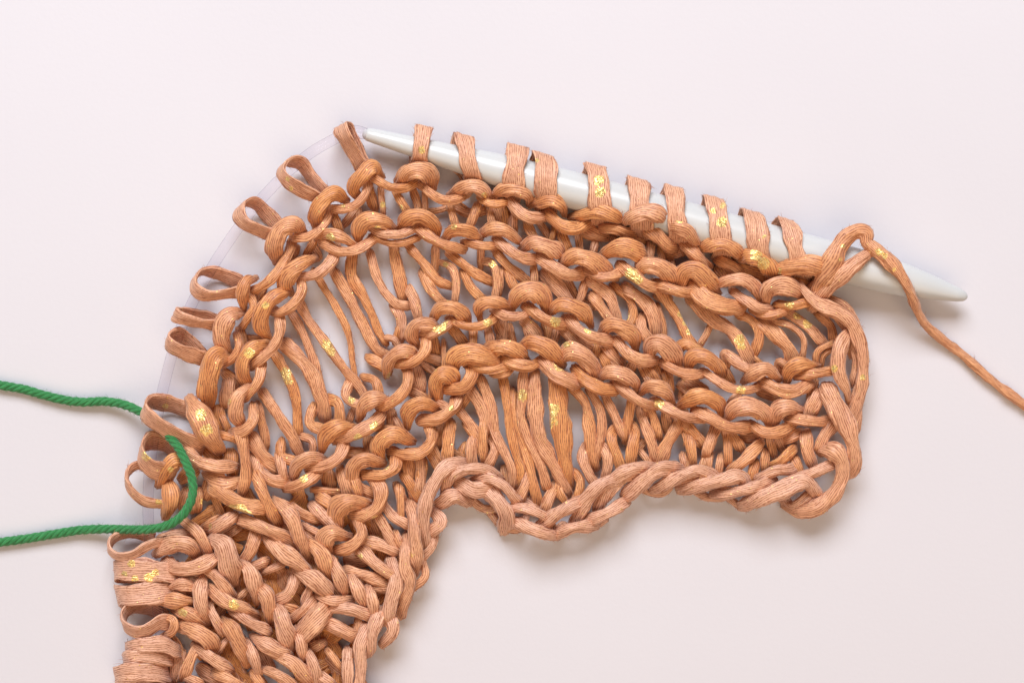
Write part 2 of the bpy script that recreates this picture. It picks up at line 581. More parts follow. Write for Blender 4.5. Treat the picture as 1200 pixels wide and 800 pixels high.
# every strand as read off the piece: kind, width, then x,y,height along it.
# "T x y k" opens a block: x = x0 + X/k, y = y0 + Y/k; heights are photo pixels above the table.
DATA = """
T 380 130 5
# --- row under the needle, left end
N 110 238,345,24 165,225,36 108,135,44 95,100,36 120,95,20 170,190,10 240,350,9
B 92 330,375,24 285,325,38 215,385,42 172,455,34 200,500,20
S 62 258,400,22 250,470,34 200,540,36 120,575,32 50,570,24
S 65 280,385,28 330,420,37 400,450,37 480,450,30 540,420,22
B 112 440,425,20 490,360,38 560,348,42 620,385,30 632,450,14
S 65 560,430,24 620,480,36 690,520,38 780,520,34 830,490,22
B 82 745,490,20 800,450,36 880,440,42 950,480,34 965,510,18
S 55 920,515,30 970,545,36 1050,540,32 1090,520,22
B 82 990,510,18 1040,465,36 1120,460,42 1190,490,34 1205,540,18
L 50 330,470,20 345,590,20
L 85 255,450,18 290,560,14
L 66 425,490,24 490,595,24
L 60 520,470,14 550,560,14 555,600,14
L 50 590,480,18 595,600,18
L 50 600,590,8 680,580,8 730,560,8
L 60 738,560,22 772,680,24
L 70 895,560,22 850,685,22
L 80 780,560,12 850,600,10 940,580,12
L 60 968,580,20 985,665,24
L 90 1040,570,12 1050,650,12
L 50 1112,580,18 1110,680,20
L 60 200,590,12 215,660,12
B 95 200,760,18 205,690,32 260,640,42 350,650,40 400,690,24
S 60 280,690,26 340,720,38 430,725,38 510,700,32 550,660,22
S 50 290,740,26 380,775,34 480,770,32 550,740,22
B 90 445,690,20 490,630,38 570,615,42 640,660,36 655,740,16
S 75 540,680,28 620,740,38 720,790,38 800,810,28
B 85 705,760,20 750,700,38 830,700,42 900,740,30
S 60 830,770,28 920,790,36 1000,790,28
B 85 930,720,20 980,690,38 1060,700,42 1130,760,28
T 200 160 5
N 100 885,365,26 780,320,38 690,262,44 645,205,40 690,148,30 755,158,18 810,225,10 885,315,8
N 100 615,580,26 520,545,38 430,500,44 398,450,40 430,395,30 500,392,18 555,445,10 620,520,8
B 100 1020,372,22 960,332,40 900,372,42 852,450,38 850,510,20
B 112 770,560,24 720,518,40 650,545,42 608,640,38 620,720,20
S 65 730,592,28 800,590,36 880,540,38 920,470,30 920,430,20
B 70 860,600,20 920,570,38 1000,590,42 1080,640,28
S 75 890,620,26 980,670,38 1080,665,36 1180,610,28 1200,580,18
L 70 960,470,18 985,545,18
L 60 1080,430,12 1020,510,12
L 60 860,590,12 800,680,12
L 80 730,660,12 700,720,12
L 80 830,640,10 860,700,10
T 180 300 5
N 95 505,205,28 400,220,38 300,228,44 238,190,40 250,120,30 300,90,18 400,110,10 500,150,8
N 85 375,400,30 250,385,40 160,362,44 122,345,36 170,330,22 280,350,12 380,390,9
N 100 295,600,28 200,570,38 115,530,44 80,495,38 125,465,26 190,490,14 270,570,9
B 78 585,135,26 545,150,42 520,220,42 530,295,26
S 75 585,205,26 660,160,38 740,80,38 795,-20,30 812,-80,16
S 60 565,240,30 592,290,36 560,350,34 530,400,24
B 112 510,335,26 440,352,42 400,420,42 400,500,36 440,560,20
S 60 490,470,28 502,530,36 465,600,34 420,630,24
B 130 430,585,26 362,590,42 330,680,42 310,780,36 330,850,18
B 100 930,20,28 860,50,40 790,110,40 770,180,30 800,210,16
S 80 1070,-40,24 1050,20,34 960,105,40 870,125,28
S 75 860,130,26 870,200,34 820,280,38 745,330,36 700,320,22
B 100 780,210,28 700,242,40 640,320,40 622,400,34 680,480,20
S 75 738,360,28 740,450,36 690,550,38 600,620,34 580,640,22
B 92 660,515,26 580,540,40 530,600,40 520,680,34 560,760,20
S 75 630,625,26 622,710,36 580,780,36 540,820,26
L 60 945,100,16 1010,200,18 1080,320,18 1130,420,16 1155,520,14,50 1165,620,12,45 1185,740,10,40
L 88 1060,95,18 1110,180,20 1170,290,20 1235,420,18 1300,540,16 1370,590,12
L 75 850,270,14 900,360,18 1000,500,20 1100,640,18 1200,760,14 1250,840,12
L 70 810,340,12 870,440,14 920,560,14 960,690,12 975,760,10
L 112 770,520,16 860,600,22 930,700,22 970,800,22 1000,880,20 1000,940,14
L 80 710,570,14 770,670,18 810,760,18 835,860,16 845,960,14 848,1030,12
L 75 505,440,12 530,520,12
L 90 420,690,12 480,750,12
L 70 640,180,12 620,240,12
L 60 560,480,10 610,490,10
T 380 280 5
L 95 165,85,16 160,220,16 225,330,18,85 280,440,16,70 320,550,14,60 355,600,12,60
L 70 270,90,18 310,230,20 380,340,20 440,388,18 505,392,14
L 95 405,45,14 430,180,14 460,340,10
L 75 500,50,20 590,150,22 660,240,22 735,275,16
L 60 650,55,12 650,150,12 640,190,10
L 60 690,140,14 740,160,22 772,240,24 765,370,24
L 80 580,200,18 620,290,24 700,375,24
L 75 740,90,20 830,160,24 920,222,24 990,255,14
L 55 915,60,12 915,160,10
L 65 940,130,14 990,150,22 1012,230,24 1000,355,24
L 75 820,200,18 850,270,24 930,355,24
L 75 1010,80,20 1090,170,22 1180,240,20 1230,270,14
L 70 1075,190,20 1100,260,24 1140,310,22
L 80 500,300,18 530,370,24 555,475,24
L 80 410,400,14 450,460,16 450,580,14
B 85 640,470,20 680,402,38 760,400,42 820,450,32 838,485,18
S 62 740,470,28 820,508,38 910,510,38 980,480,32 1010,440,20
B 72 910,460,22 900,400,34 960,370,42 1040,380,38 1088,412,22
S 65 1000,420,28 1080,455,38 1160,450,34 1200,420,22
B 85 545,620,22 510,560,34 540,502,42 620,500,38 655,525,24
S 70 580,560,28 640,550,38 700,520,38 740,480,30 750,450,18
S 75 590,580,30 592,650,36 535,710,38 450,735,34 415,720,22
B 82 370,790,20 372,720,34 430,662,42 500,660,38 530,685,22
B 125 750,790,20 770,705,34 850,672,42 950,695,40 1020,725,26
S 70 850,742,28 920,762,38 1000,765,38 1080,740,28
B 85 940,650,20 990,630,38 1070,630,42 1140,660,36 1172,705,20
S 62 1060,690,28 1130,720,38 1210,732,36
L 90 740,510,18 815,605,18
L 66 870,540,22 870,645,24
L 70 960,530,22 975,605,24
L 90 1050,510,12 1040,590,12
L 50 1090,520,12 1110,600,14
L 70 1185,500,20 1200,570,20
L 90 640,590,14 650,665,12
L 70 595,690,14 685,720,14
L 42 700,615,18 705,770,20
L 55 360,580,14 410,585,20 440,650,18
L 80 265,700,14 330,735,18 370,770,16
L 60 590,740,12 660,790,12
L 60 420,590,14 440,520,16
T 580 150 5
S 85 90,430,28 150,500,36 230,530,34 290,520,22
B 82 220,450,20 270,430,36 340,420,42 390,450,36 402,495,22
S 90 320,510,28 390,570,38 470,590,36 535,560,22
B 88 460,520,20 530,500,36 620,490,42 700,520,34 735,555,20
S 80 640,590,26 700,590,34 760,610,30 805,625,18
B 100 750,552,22 800,522,36 880,492,42 960,512,38 988,565,22
S 100 900,600,28 960,640,36 1010,690,32 1045,705,20
B 92 1010,600,20 1060,580,38 1130,610,42 1172,665,28
S 90 1120,690,30 1180,750,36 1235,800,26
L 60 88,520,14 112,595,16
L 120 0,440,12 40,560,10
L 80 190,565,20 232,645,22
L 50 348,590,16 335,655,18
L 60 260,550,10 325,640,10
L 80 388,620,22 432,725,24
L 60 490,640,14 500,720,14
L 100 520,600,14 640,640,14
L 60 585,680,14 570,740,14
L 60 760,640,12 870,665,12
L 66 912,690,20 910,775,24
L 60 970,700,16 985,785,18
L 60 1040,745,14 1130,715,14
L 70 690,640,10 720,700,10
S 80 20,660,30 90,720,38 170,762,36 240,770,24
B 100 170,705,22 220,670,38 290,690,42 360,722,34 388,745,22
B 110 400,795,24 470,752,40 560,772,42 640,830,30 690,872,18
B 110 640,745,24 700,710,38 770,700,42 840,732,36 882,775,22
T 780 200 5
B 92 200,462,22 270,432,38 350,430,42 420,472,32 442,492,20
S 90 325,530,24 390,560,26 435,595,20
B 120 430,512,22 500,492,38 570,522,42 620,580,34 632,625,20
B 118 640,575,26 720,560,40 820,550,42 905,562,40 938,585,24
S 90 440,565,16 520,600,16 600,622,16
L 100 870,640,16 910,690,16
L 50 755,640,20 825,655,22
B 120 80,675,24 110,592,38 180,582,42 250,650,34 292,705,20
S 72 -10,688,30 80,712,36 165,712,28
B 78 300,672,24 380,640,40 460,640,42 530,690,34 552,765,20
B 112 590,765,26 600,700,38 670,672,42 750,692,38 802,735,24
L 60 30,520,12 42,625,12
L 60 -10,500,12 105,478,14
L 110 320,575,12 365,625,12
L 90 480,610,12 560,660,12
L 60 640,640,12 560,640,12
L 60 100,560,14 60,600,12
T 780 320 5
S 128 160,80,28 230,150,38 330,190,38 430,202,28
S 70 400,110,26 470,160,36 560,210,36 615,212,24
S 65 520,222,24 600,246,32 700,222,30 725,200,20
S 70 660,190,26 740,192,36 820,172,36 865,150,26
L 80 -70,60,18 0,155,20 70,260,22 130,380,24 172,455,22
L 110 150,150,16 270,270,22 400,350,24 460,450,24 492,535,18
L 55 270,290,14 240,360,16 195,425,16
L 75 430,240,16 500,270,20 548,350,22 520,465,18
L 110 560,280,18 640,360,22 720,440,24 752,525,18
L 50 620,280,16 740,312,20 812,390,22 800,495,18
L 80 715,235,16 830,310,20 925,415,18
L 70 895,245,14 970,310,16 982,385,16
S 90 70,500,14 75,440,22 120,410,28 190,460,28
B 90 130,565,20 160,490,36 240,490,42 310,550,32 332,595,18
S 66 230,580,28 300,630,38 400,680,38 500,682,34 545,660,20
S 76 350,540,14 345,465,22 400,510,30 480,560,36 550,560,32
B 90 470,625,22 510,590,38 590,562,42 655,615,30
S 40 505,485,16 555,525,18
S 95 580,640,28 660,682,38 760,690,38 835,650,30
S 60 665,570,14 662,510,20 710,545,22
B 85 710,640,24 730,560,38 800,532,42 875,545,32
S 75 780,600,28 860,590,38 960,572,36 1005,562,24
S 50 880,530,18 890,455,24 965,415,24
S 40 915,530,16 925,480,20 965,450,20
L 80 870,640,18 850,725,18
L 70 380,620,14 350,570,14
L 90 560,690,12 640,720,10
L 90 130,620,14 220,680,12
L 110 150,640,14 110,720,12
L 70 420,720,16 380,760,16
E 100 790,70,34,50 880,170,42,80 1000,225,42,100 1090,290,40,100 1138,400,36,90 1158,520,34,80 1150,650,32,80 1115,790,28,80 1085,860,22
E 60 960,150,24 1040,190,28 1100,260,28 1150,400,26
E 110 1062,345,32,60 1018,450,42,110 1012,560,42,105 1058,680,38,55 1072,750,26,40
E 60 1085,300,22 1100,420,26 1122,520,24 1100,640,22
E 100 905,710,28 855,800,26
E 60 1000,240,20 1060,330,22 1090,470,20
T 800 460 5
B 95 -10,75,22 60,32,38 140,22,42 210,62,34 232,115,18
S 50 0,130,30 60,152,34 105,150,20
S 90 80,110,28 170,150,38 270,200,38 385,202,26
B 110 270,145,24 310,92,38 400,82,42 480,122,36 512,185,20
S 85 410,190,28 480,232,38 560,232,36 635,190,22
B 100 540,185,24 552,112,36 610,82,42 690,102,26
S 80 630,152,28 720,162,38 800,170,36 845,160,24
E 138 850,-20,34,120 890,70,40 960,200,42,130 1000,320,40,100 1008,420,34,90 960,485,20,80
E 90 768,50,26 735,130,24
E 50 1035,90,24 1020,210,22
E 90 880,190,26 830,260,28 808,330,26
E 110 825,330,28,80 895,345,42,140 938,410,41,100 925,520,37,85 862,620,34,115 765,685,32,100 680,695,24,80 610,665,14,70
E 70 1040,-30,26 1000,60,26 970,130,20
L 80 30,200,20 105,285,18
L 90 205,180,14 175,250,24 138,355,26
L 75 250,190,12 262,280,22 268,405,24
L 80 290,250,18 340,325,18
L 95 450,300,24 370,385,30 285,455,26
L 60 510,280,16 530,355,16
L 90 600,275,18 680,235,20
L 66 482,355,22 478,445,22
L 88 645,335,24 580,400,30 535,430,26
L 100 720,245,26 732,340,30 760,415,24
L 80 655,395,22 695,475,22
L 60 220,380,20 210,475,22
L 75 422,415,22 398,515,24
L 100 150,375,20 128,455,22
L 60 15,380,20 22,455,22
L 80 370,265,12 470,260,12
L 80 560,260,16 585,320,14
C 66 -10,500,30 80,470,38 175,495,28
C 95 20,562,24 100,545,36 230,512,42 340,490,38 372,545,24
C 80 210,592,26 310,580,38 420,550,40 500,520,34
C 80 455,500,30 545,455,38 625,450,30
C 130 370,650,26,90 480,610,40 600,560,42 720,520,40,120 785,590,28,90
C 60 760,540,26 790,600,24 720,660,24
C 80 600,630,12 640,668,20 700,635,26 755,600,22
C 80 690,500,30 780,460,38 875,420,32
C 55 50,560,10 110,598,12 180,618,14 240,612,12 285,580,10
C 55 240,590,10 300,640,14 360,675,14 405,660,12 420,620,10
T 600 420 5
L 75 70,60,22 60,200,26 55,340,24 100,480,22 170,630,24 205,750,18
L 120 135,90,22,90 134,300,26,125 165,470,26,120 236,610,22,100 325,780,14,75
L 165 260,110,24,120 276,300,28,165 296,480,26,145 314,620,20,115 335,730,12,75
L 75 345,165,20 430,260,24 452,400,24,95 470,540,22,105 485,630,16
L 70 455,185,20 520,310,24 522,440,22 500,570,18
L 70 545,215,18 600,330,20 655,460,18
L 70 705,225,18 680,360,20 668,470,18
L 80 785,265,18 832,350,20 855,450,18
L 80 750,300,12 778,385,24 820,500,26 842,590,22
L 100 1000,320,12 968,400,24 910,500,26 865,610,22
L 90 975,345,18 1060,430,20 1115,500,18
L 80 1005,390,12 1035,475,22 1062,610,24
L 88 650,670,22 612,560,26 578,460,22 610,405,12 680,385,10 724,420,18 710,500,28 688,645,24
L 80 510,755,22 450,680,26 412,565,22 440,500,12 505,485,10 545,530,20 564,600,24 540,705,20
L 60 760,550,20 815,620,22
L 60 1000,575,20 1022,650,22
L 80 900,330,12 910,420,12
L 70 760,500,14 720,540,12
B 85 520,115,22 570,80,38 640,92,42 710,132,34 728,175,20
S 75 610,140,28 690,210,38 770,260,38 835,272,24
B 85 765,195,22 800,160,38 860,170,42 910,202,34 932,245,20
S 75 840,250,28 920,300,38 1020,340,38 1105,352,26
L 80 555,-5,20 612,55,22
L 60 700,20,16 700,80,16
L 90 785,85,20 825,145,22
L 70 920,110,18 930,175,18
L 100 1000,160,18 1065,205,18
L 120 830,40,12 850,115,12
L 80 640,20,12 660,80,12
C 86 515,850,24 600,700,38 700,650,42 805,635,28
C 60 560,810,28 660,702,36 755,672,30
C 110 690,785,28 790,702,40 880,642,42 975,655,26
C 85 860,755,28 960,702,40 1080,652,42 1185,692,26
C 75 1010,745,28 1100,722,38 1190,705,36 1230,700,24
C 50 750,750,10 800,785,12 860,793,13 910,775,11 935,735,9
T 580 300 5
S 95 270,10,30 350,70,38 430,110,36 505,100,22
S 75 540,80,28 620,122,38 700,112,36 745,80,22
S 85 740,60,30 820,120,38 900,170,38 955,182,24
B 110 835,95,24 880,52,40 960,62,42 1030,112,34 1052,165,20
S 75 950,160,28 1030,190,38 1110,212,38 1165,212,24
L 70 30,90,20 18,225,18
L 60 228,70,18 232,175,20
L 110 295,105,20 380,200,24 432,275,22
L 90 425,155,14 465,235,12
L 65 522,165,20 505,240,22 475,300,20
L 90 555,145,22 660,220,24 710,330,24 722,410,20
L 90 575,235,22 640,320,24 702,395,24
L 70 700,180,12 790,260,16 812,350,18 775,415,18
L 100 770,190,18 880,270,22 932,370,24 942,460,20
L 90 855,365,18 862,430,26 905,490,26
L 50 960,305,14 985,400,16 990,470,14
L 80 540,280,10 600,290,10
L 90 960,230,10 1010,250,10
B 120 100,295,22 140,222,38 210,202,42 280,240,36 302,315,20
S 80 190,300,28 260,350,38 340,390,38 415,402,24
B 95 330,325,24 380,282,38 450,290,42 520,330,34 552,395,20
S 85 430,370,28 500,440,38 590,480,38 685,502,24
B 100 630,445,22 680,402,38 750,420,42 810,470,34 822,525,18
S 85 720,500,28 780,570,38 860,610,38 935,612,24
B 120 900,575,24 920,512,38 980,512,42 1040,570,34 1072,635,20
S 75 990,630,28 1060,670,38 1150,695,38 1205,690,30
B 85 -20,595,22 20,542,38 90,540,42 150,580,34 178,605,20
S 75 50,600,28 120,640,38 200,650,36 262,610,22
B 100 150,535,22 210,502,38 290,530,42 360,590,34 388,625,20
S 110 290,620,30 350,690,38 430,730,38 485,742,22
B 110 390,605,22 440,562,38 510,580,42 570,640,34 598,705,20
S 95 480,670,28 550,740,38 630,780,38 705,782,24
S 60 0,690,28 60,692,32 95,655,22
L 100 170,375,20 230,440,22 250,490,18
L 60 365,430,14 340,525,14
L 110 410,430,20 480,500,20 545,545,18
L 60 605,510,16 590,605,16
L 90 645,525,20 725,625,20
L 80 628,585,22 672,665,22
L 80 805,635,18 780,690,18
L 110 875,655,20 935,735,20
L 100 20,395,12 55,475,12
L 70 1000,690,16 1020,760,16
L 80 300,400,10 320,480,10
L 70 820,560,10 900,700,12
T 480 500 5
L 75 415,-290,16 465,-150,20 490,-5,22 540,120,24 602,260,24 598,350,16
L 75 545,-300,14 570,-150,20 590,10,22 620,150,24 652,260,24 630,340,16
L 80 600,-200,14 620,-60,20 650,80,20 700,220,22 742,400,22 752,460,14
L 70 335,-10,18 400,80,20 432,195,20
L 85 374,235,22 360,150,26 372,75,22 420,25,10 480,55,10 503,125,22 462,225,24
L 75 242,-10,22 230,110,26 212,220,24
L 70 135,125,20 185,210,22
S 75 125,0,24 132,70,36 75,145,34 -10,152,24
L 80 60,170,24 70,280,26 58,380,24
L 60 255,145,14 320,185,14
L 90 705,270,16 675,350,26 640,440,22
L 90 860,340,10 825,405,22 795,480,26
L 64 910,440,20 872,360,18 890,290,10 945,250,12 1002,320,22 968,440,22
L 90 330,120,10 300,200,10
L 90 450,60,10 470,140,10
L 90 560,250,10 570,330,10
C 100 92,670,22 78,520,38 110,400,42 180,270,42 250,222,38 312,218,24
C 80 212,360,24 240,290,38 320,250,42 430,245,38 505,295,24
C 75 385,310,26 470,300,40 560,350,42 620,420,36 642,445,22
C 110 300,330,28 380,372,36 455,360,32
C 100 195,440,24 260,402,34 315,425,24
C 120 465,375,30 530,450,38 572,520,34 560,575,18
C 66 580,470,28 680,480,40 790,522,38 815,555,22
C 85 615,555,28 720,600,40 812,632,38 860,628,24 885,600,12
C 95 770,585,26 860,510,40 950,460,40 1005,440,26
C 85 870,625,28 960,590,40 1055,580,30
C 95 975,540,24 1055,400,40 1130,335,42 1220,305,34
C 90 1050,545,26 1120,520,36 1200,480,36 1245,450,26
C 90 155,515,26 190,560,32 125,605,26
C 60 150,635,20 132,700,24 85,755,20
E 90 30,480,24 28,640,34 42,790,34
C 55 480,510,10 530,572,12 590,598,14 650,592,12 670,555,10
C 60 360,420,10 420,472,12 490,482,12 520,440,10
C 50 1060,590,12 1120,560,14
C 70 650,420,14 760,480,14
T 340 420 5
S 76 135,290,14 115,370,22 160,408,30 235,420,34
L 90 215,235,14 280,260,24 292,380,26
B 100 190,535,22 210,452,36 280,402,42 365,405,30
S 100 280,470,28 380,440,38 480,390,38 532,335,24
S 70 345,145,14 322,220,22 370,258,30 425,270,32
L 70 440,108,14 500,130,24 518,220,26
B 95 410,345,22 430,272,36 500,232,42 565,245,28
S 80 535,282,28 620,240,38 680,170,38 692,90,30 675,50,18
B 90 20,695,22 40,622,36 110,582,42 185,592,28
S 90 120,640,28 220,620,38 290,570,38 312,510,30 312,475,18
S 85 -10,755,26 70,730,38 140,690,34 165,665,20
L 60 70,458,14 130,480,22 132,570,22
L 80 -20,590,20 40,600,24
B 100 870,245,22 850,142,36 890,92,42 950,112,34 965,140,22
S 100 925,175,28 1010,170,38 1060,110,38 1072,45,24
S 60 875,260,26 950,292,36 992,225,26
B 100 690,390,22 700,302,36 770,262,42 855,295,28
S 90 775,362,28 870,350,38 950,292,34 975,245,20
S 80 820,400,28 830,480,36 770,550,38 680,562,36 595,540,22
B 110 530,595,22 520,500,36 600,442,42 705,485,26
B 95 370,745,24 370,642,36 430,592,42 535,615,26
S 80 620,580,28 612,640,36 540,682,38 435,682,26
S 80 370,690,28 400,790,30
L 40 825,170,20 815,250,22
L 110 730,60,14 765,185,14
L 80 715,195,18 790,235,18
L 90 935,380,24 918,600,26
L 80 880,410,14 880,510,14
L 100 460,490,16 472,580,18
L 90 320,550,18 420,550,18
L 50 615,350,20 655,420,20
L 80 590,320,14 590,400,14
L 60 520,410,18 630,410,18
L 80 990,300,18 1080,420,20 1105,480,18
L 90 1055,180,20 1130,310,22 1142,430,20
L 80 1115,110,20 1170,260,22 1202,450,20
L 60 1130,370,24 1130,590,24
L 80 825,555,20 875,650,22
L 80 775,595,22 758,770,22
L 90 690,590,18 705,700,18
L 90 295,655,24 335,790,26
L 110 220,670,12 230,740,12
L 60 150,770,22 290,782,22
L 50 485,710,20 505,800,20
L 50 540,715,20 528,795,20
L 80 630,750,20 660,820,18
L 80 700,715,18 725,800,18
L 60 365,310,14 345,370,14
L 70 1060,200,12 1020,260,12
L 110 600,560,8 700,640,8
T 130 440 5
N 118 515,425,28 430,370,40 320,308,47 230,250,48 195,200,42 230,150,28 330,165,14 460,210,9 530,245,8
N 125 350,570,30 250,545,42 190,490,44 178,430,38 220,380,24 310,395,12 390,450,9
N 62 310,750,30 210,740,38 130,682,42 92,610,40 112,548,32 170,525,22 235,560,10
B 92 288,630,26 318,545,40 370,492,42 425,515,26
B 148 470,150,30 515,230,42 575,345,42 630,425,26
S 60 630,345,26 700,360,33 740,375,24
B 92 810,70,30 745,130,40 730,225,36 775,300,20
S 80 835,190,28 832,270,38 772,328,36 725,330,24
L 86 755,330,32 780,450,36 792,580,34 765,690,26
S 95 430,435,30 530,510,38 640,532,38 710,530,26
B 112 570,585,22 660,640,32 750,615,22
L 110 700,460,16 712,570,14
L 90 895,105,18 980,230,22 1055,350,22 1110,460,14
L 70 860,180,16 892,300,16 905,410,14
L 110 820,360,24 890,470,26 970,540,16
S 70 1000,395,14 998,470,22 1075,505,26
S 90 838,475,18 870,560,26 950,612,30 1025,620,22
L 80 985,480,24 1012,590,30
L 90 845,580,30 900,700,38 945,800,34 975,860,24
S 110 605,655,28 700,722,38 800,762,40 890,775,32
B 120 335,630,26 352,720,36 325,810,26
L 120 505,690,16 495,770,16
L 70 600,690,14 645,800,14
L 130 690,40,16 680,150,14
L 60 655,240,14 685,310,14
L 110 560,430,12 620,480,12
L 110 420,600,10 480,560,10
L 120 620,200,8 640,300,8
L 90 590,590,10 560,700,10
L 80 440,680,12 420,760,12
T 120 580 5
N 70 380,262,28 270,292,40 180,345,46 85,355,42 38,312,36 70,252,24 150,228,13 280,240,9
NF 130 440,450,24 360,445,36 260,440,41 160,438,42 95,432,34 78,440,20 110,445,8 300,450,8
NF 132 410,560,24 330,570,36 240,580,41 170,588,42 112,582,34 92,590,20 120,595,8 300,595,8
B 108 325,340,26 420,282,40 500,292,42 545,345,26
S 108 380,400,26 440,430,38 550,420,40 640,380,36 665,365,22
L 80 480,150,28 560,220,40 600,290,36 622,350,22
B 145 650,262,30 710,292,42 742,390,42 762,500,24
S 85 605,425,28 680,490,40 740,570,36 765,610,20
B 92 592,475,26 570,560,40 580,650,42 615,730,26
S 95 640,550,32 720,622,42 820,660,40 885,705,26
B 90 808,395,30 862,440,42 890,530,40 902,610,26
B 90 395,540,26 470,520,38 545,545,28
B 90 335,620,26 430,618,38 525,622,28
B 90 435,675,26 510,700,38 585,755,28
L 80 618,635,28 660,720,40 705,800,28
S 80 470,780,28 560,792,36 640,830,28
S 95 825,145,28 940,190,40 1040,232,38 1118,285,24
B 95 1015,35,28 1100,110,42 1150,230,40 1195,345,26
L 100 895,225,26 872,310,32 825,390,24
S 90 645,205,22 700,170,34 765,125,28
L 70 600,185,22 670,145,26
L 80 720,230,16 790,190,16
L 80 855,432,24 955,388,26
L 60 955,445,24 1045,408,24
B 110 925,535,32 970,600,41 982,710,28
S 90 1135,475,26 1092,580,33 1025,622,24
S 80 775,685,32 860,740,40 960,790,34
B 110 715,745,28 780,790,34
L 45 835,565,24 795,605,24
L 110 520,280,8 600,350,8
L 90 350,250,12 520,230,12
L 100 560,470,8 700,420,8
L 110 800,480,8 840,600,8
L 100 960,480,8 1010,560,8
L 110 1060,480,10 1070,540,10
L 100 700,660,8 640,760,8
L 110 420,500,8 540,500,8
L 90 420,460,10 560,480,8
L 100 440,580,10 560,590,8
T 300 560 5
B 92 305,375,30 372,430,40 412,520,38 435,580,24
S 120 60,350,26,70 140,425,40 230,482,42 305,545,32,80
S 125 245,545,32,70 330,590,42 400,645,38 440,690,28,70
S 80 365,690,28,50 450,720,39 545,712,26
S 92 440,770,32,50 540,762,40 660,800,30
B 120 480,285,24 470,192,34 530,142,42 645,155,28
L 90 375,105,26 455,165,30
S 100 690,0,26 732,80,38 702,180,38 620,222,34 575,222,20
S 85 600,255,28 622,330,38 560,400,38 475,422,24
B 110 430,445,24 400,372,36 440,322,42 535,345,26
L 50 285,275,26 350,310,30 395,335,28
L 90 335,165,26 400,230,30 465,295,28
L 90 215,175,24 290,220,26 355,245,22
L 80 565,-5,22 620,60,24 690,95,20
L 66 838,60,28 846,150,30 852,230,24
L 90 875,-10,22 930,70,24 965,120,20
L 80 745,145,22 800,220,26 890,275,24
L 80 705,210,26 770,320,30 825,430,24
L 90 625,365,24 720,390,28 830,432,26
L 70 818,335,26 855,410,28
L 90 670,260,10 700,330,10
E 80 900,140,14 918,210,32 930,330,40 942,440,38 938,520,26 922,560,10
E 85 895,340,18 880,410,34 872,520,40 902,600,38 872,720,30 845,790,14
E 50 982,490,20 995,570,26 925,640,20
S 90 610,420,28 700,500,36 790,562,36 838,595,26
E 90 790,490,28 820,580,38 792,720,38 770,830,32
L 90 535,545,26 650,570,30 760,615,26
L 80 675,640,24 770,652,26
B 95 438,475,32 482,560,41 515,660,28
B 85 558,575,32 600,660,41 635,750,28
B 75 658,645,32 682,730,40 692,810,28
L 100 440,610,16 510,690,16
L 90 285,315,22 360,375,22
L 110 540,480,8 640,480,8
L 110 560,620,8 740,700,8
L 100 300,440,8 380,620,8
L 110 100,260,8 260,300,8
L 100 40,440,8 160,560,8
L 110 180,560,10 260,660,10
L 100 720,560,8 820,660,8
T 120 660 5.714
N 110 440,395,26 380,392,36 300,442,42 220,452,45 145,405,42 150,335,34 205,298,22 300,300,10 400,340,8
S 70 425,358,30 482,380,36 472,450,32 415,485,20
NF 105 500,585,22 410,540,36 320,545,41 240,552,42 185,560,34 170,575,18 230,580,8 400,590,8
NF 90 440,645,22 340,625,36 250,620,41 180,625,40 150,640,20 230,650,8 400,660,8
NF 130 420,745,22 330,730,36 240,728,41 170,735,42 110,745,34 95,760,18 200,765,8 400,770,8
B 128 535,405,26 620,450,40 700,500,40 765,570,24
B 118 815,390,30 870,450,42 925,560,38 965,660,24
L 100 645,550,26 600,620,32 545,750,26
S 100 635,560,28 730,630,39 840,700,30
B 90 965,530,30 1010,620,41 1045,730,30
L 80 555,760,24 650,800,30
S 100 775,735,30 880,792,37 960,850,28
L 60 835,505,24 785,575,26
L 120 460,520,10 540,640,10
L 120 520,600,10 480,760,10
L 110 700,560,8 760,680,8
L 110 880,640,8 940,760,8
L 120 660,700,10 760,780,10
T 260 660 5.714
B 128 365,295,30 402,370,42 432,470,40 455,575,22
B 165 715,270,24 650,352,40 575,440,40 515,490,26
S 90 605,235,26 552,310,34 470,365,24
L 80 595,150,24 555,260,26
L 80 395,275,26 490,305,28
S 108 695,385,28 790,440,35 890,485,28
L 80 912,380,26 910,480,26
E 90 1130,370,30 1148,450,34 1085,525,24
E 100 1055,325,32 1012,450,40 985,585,32
E 90 965,430,30 922,560,38 932,700,36 918,830,32
E 80 842,590,30 840,720,38 842,840,32
L 100 610,560,24 670,530,22
L 60 715,590,28 790,690,28
B 80 498,440,30 532,540,39 545,650,28
B 90 575,590,32 620,690,40 645,800,28
S 128 225,500,30,80 320,558,40 430,610,32
S 118 355,615,32,70 470,662,40 580,775,30
S 118 295,715,32,70 400,762,40 480,850,30
L 90 645,745,32 730,800,34
L 100 -10,735,30 100,810,32
L 90 215,740,28 265,810,28
L 60 925,750,24 965,830,24
L 110 260,560,8 330,700,8
L 110 480,600,8 560,720,8
L 110 700,640,8 820,760,8
L 110 120,500,8 180,640,8
L 110 300,380,8 500,400,8
L 110 560,360,8 700,420,8
L 110 640,480,8 600,600,8
T 960 240 5
W 100 -50,570,14,90 -10,490,32,110 35,405,47,120 78,330,53,120 118,250,53,112 165,185,50,105 225,150,48,92 282,172,47,84 272,215,47,84 320,255,49,90 388,308,50,90 450,375,51,80 508,460,48,66 545,540,40,58 575,620,28,55 620,700,18,55 700,770,10,55 790,840,6,55 900,930,6,55 1000,1020,6,55 1090,1090,6,58 1200,1170,6,58 1330,1250,6,58
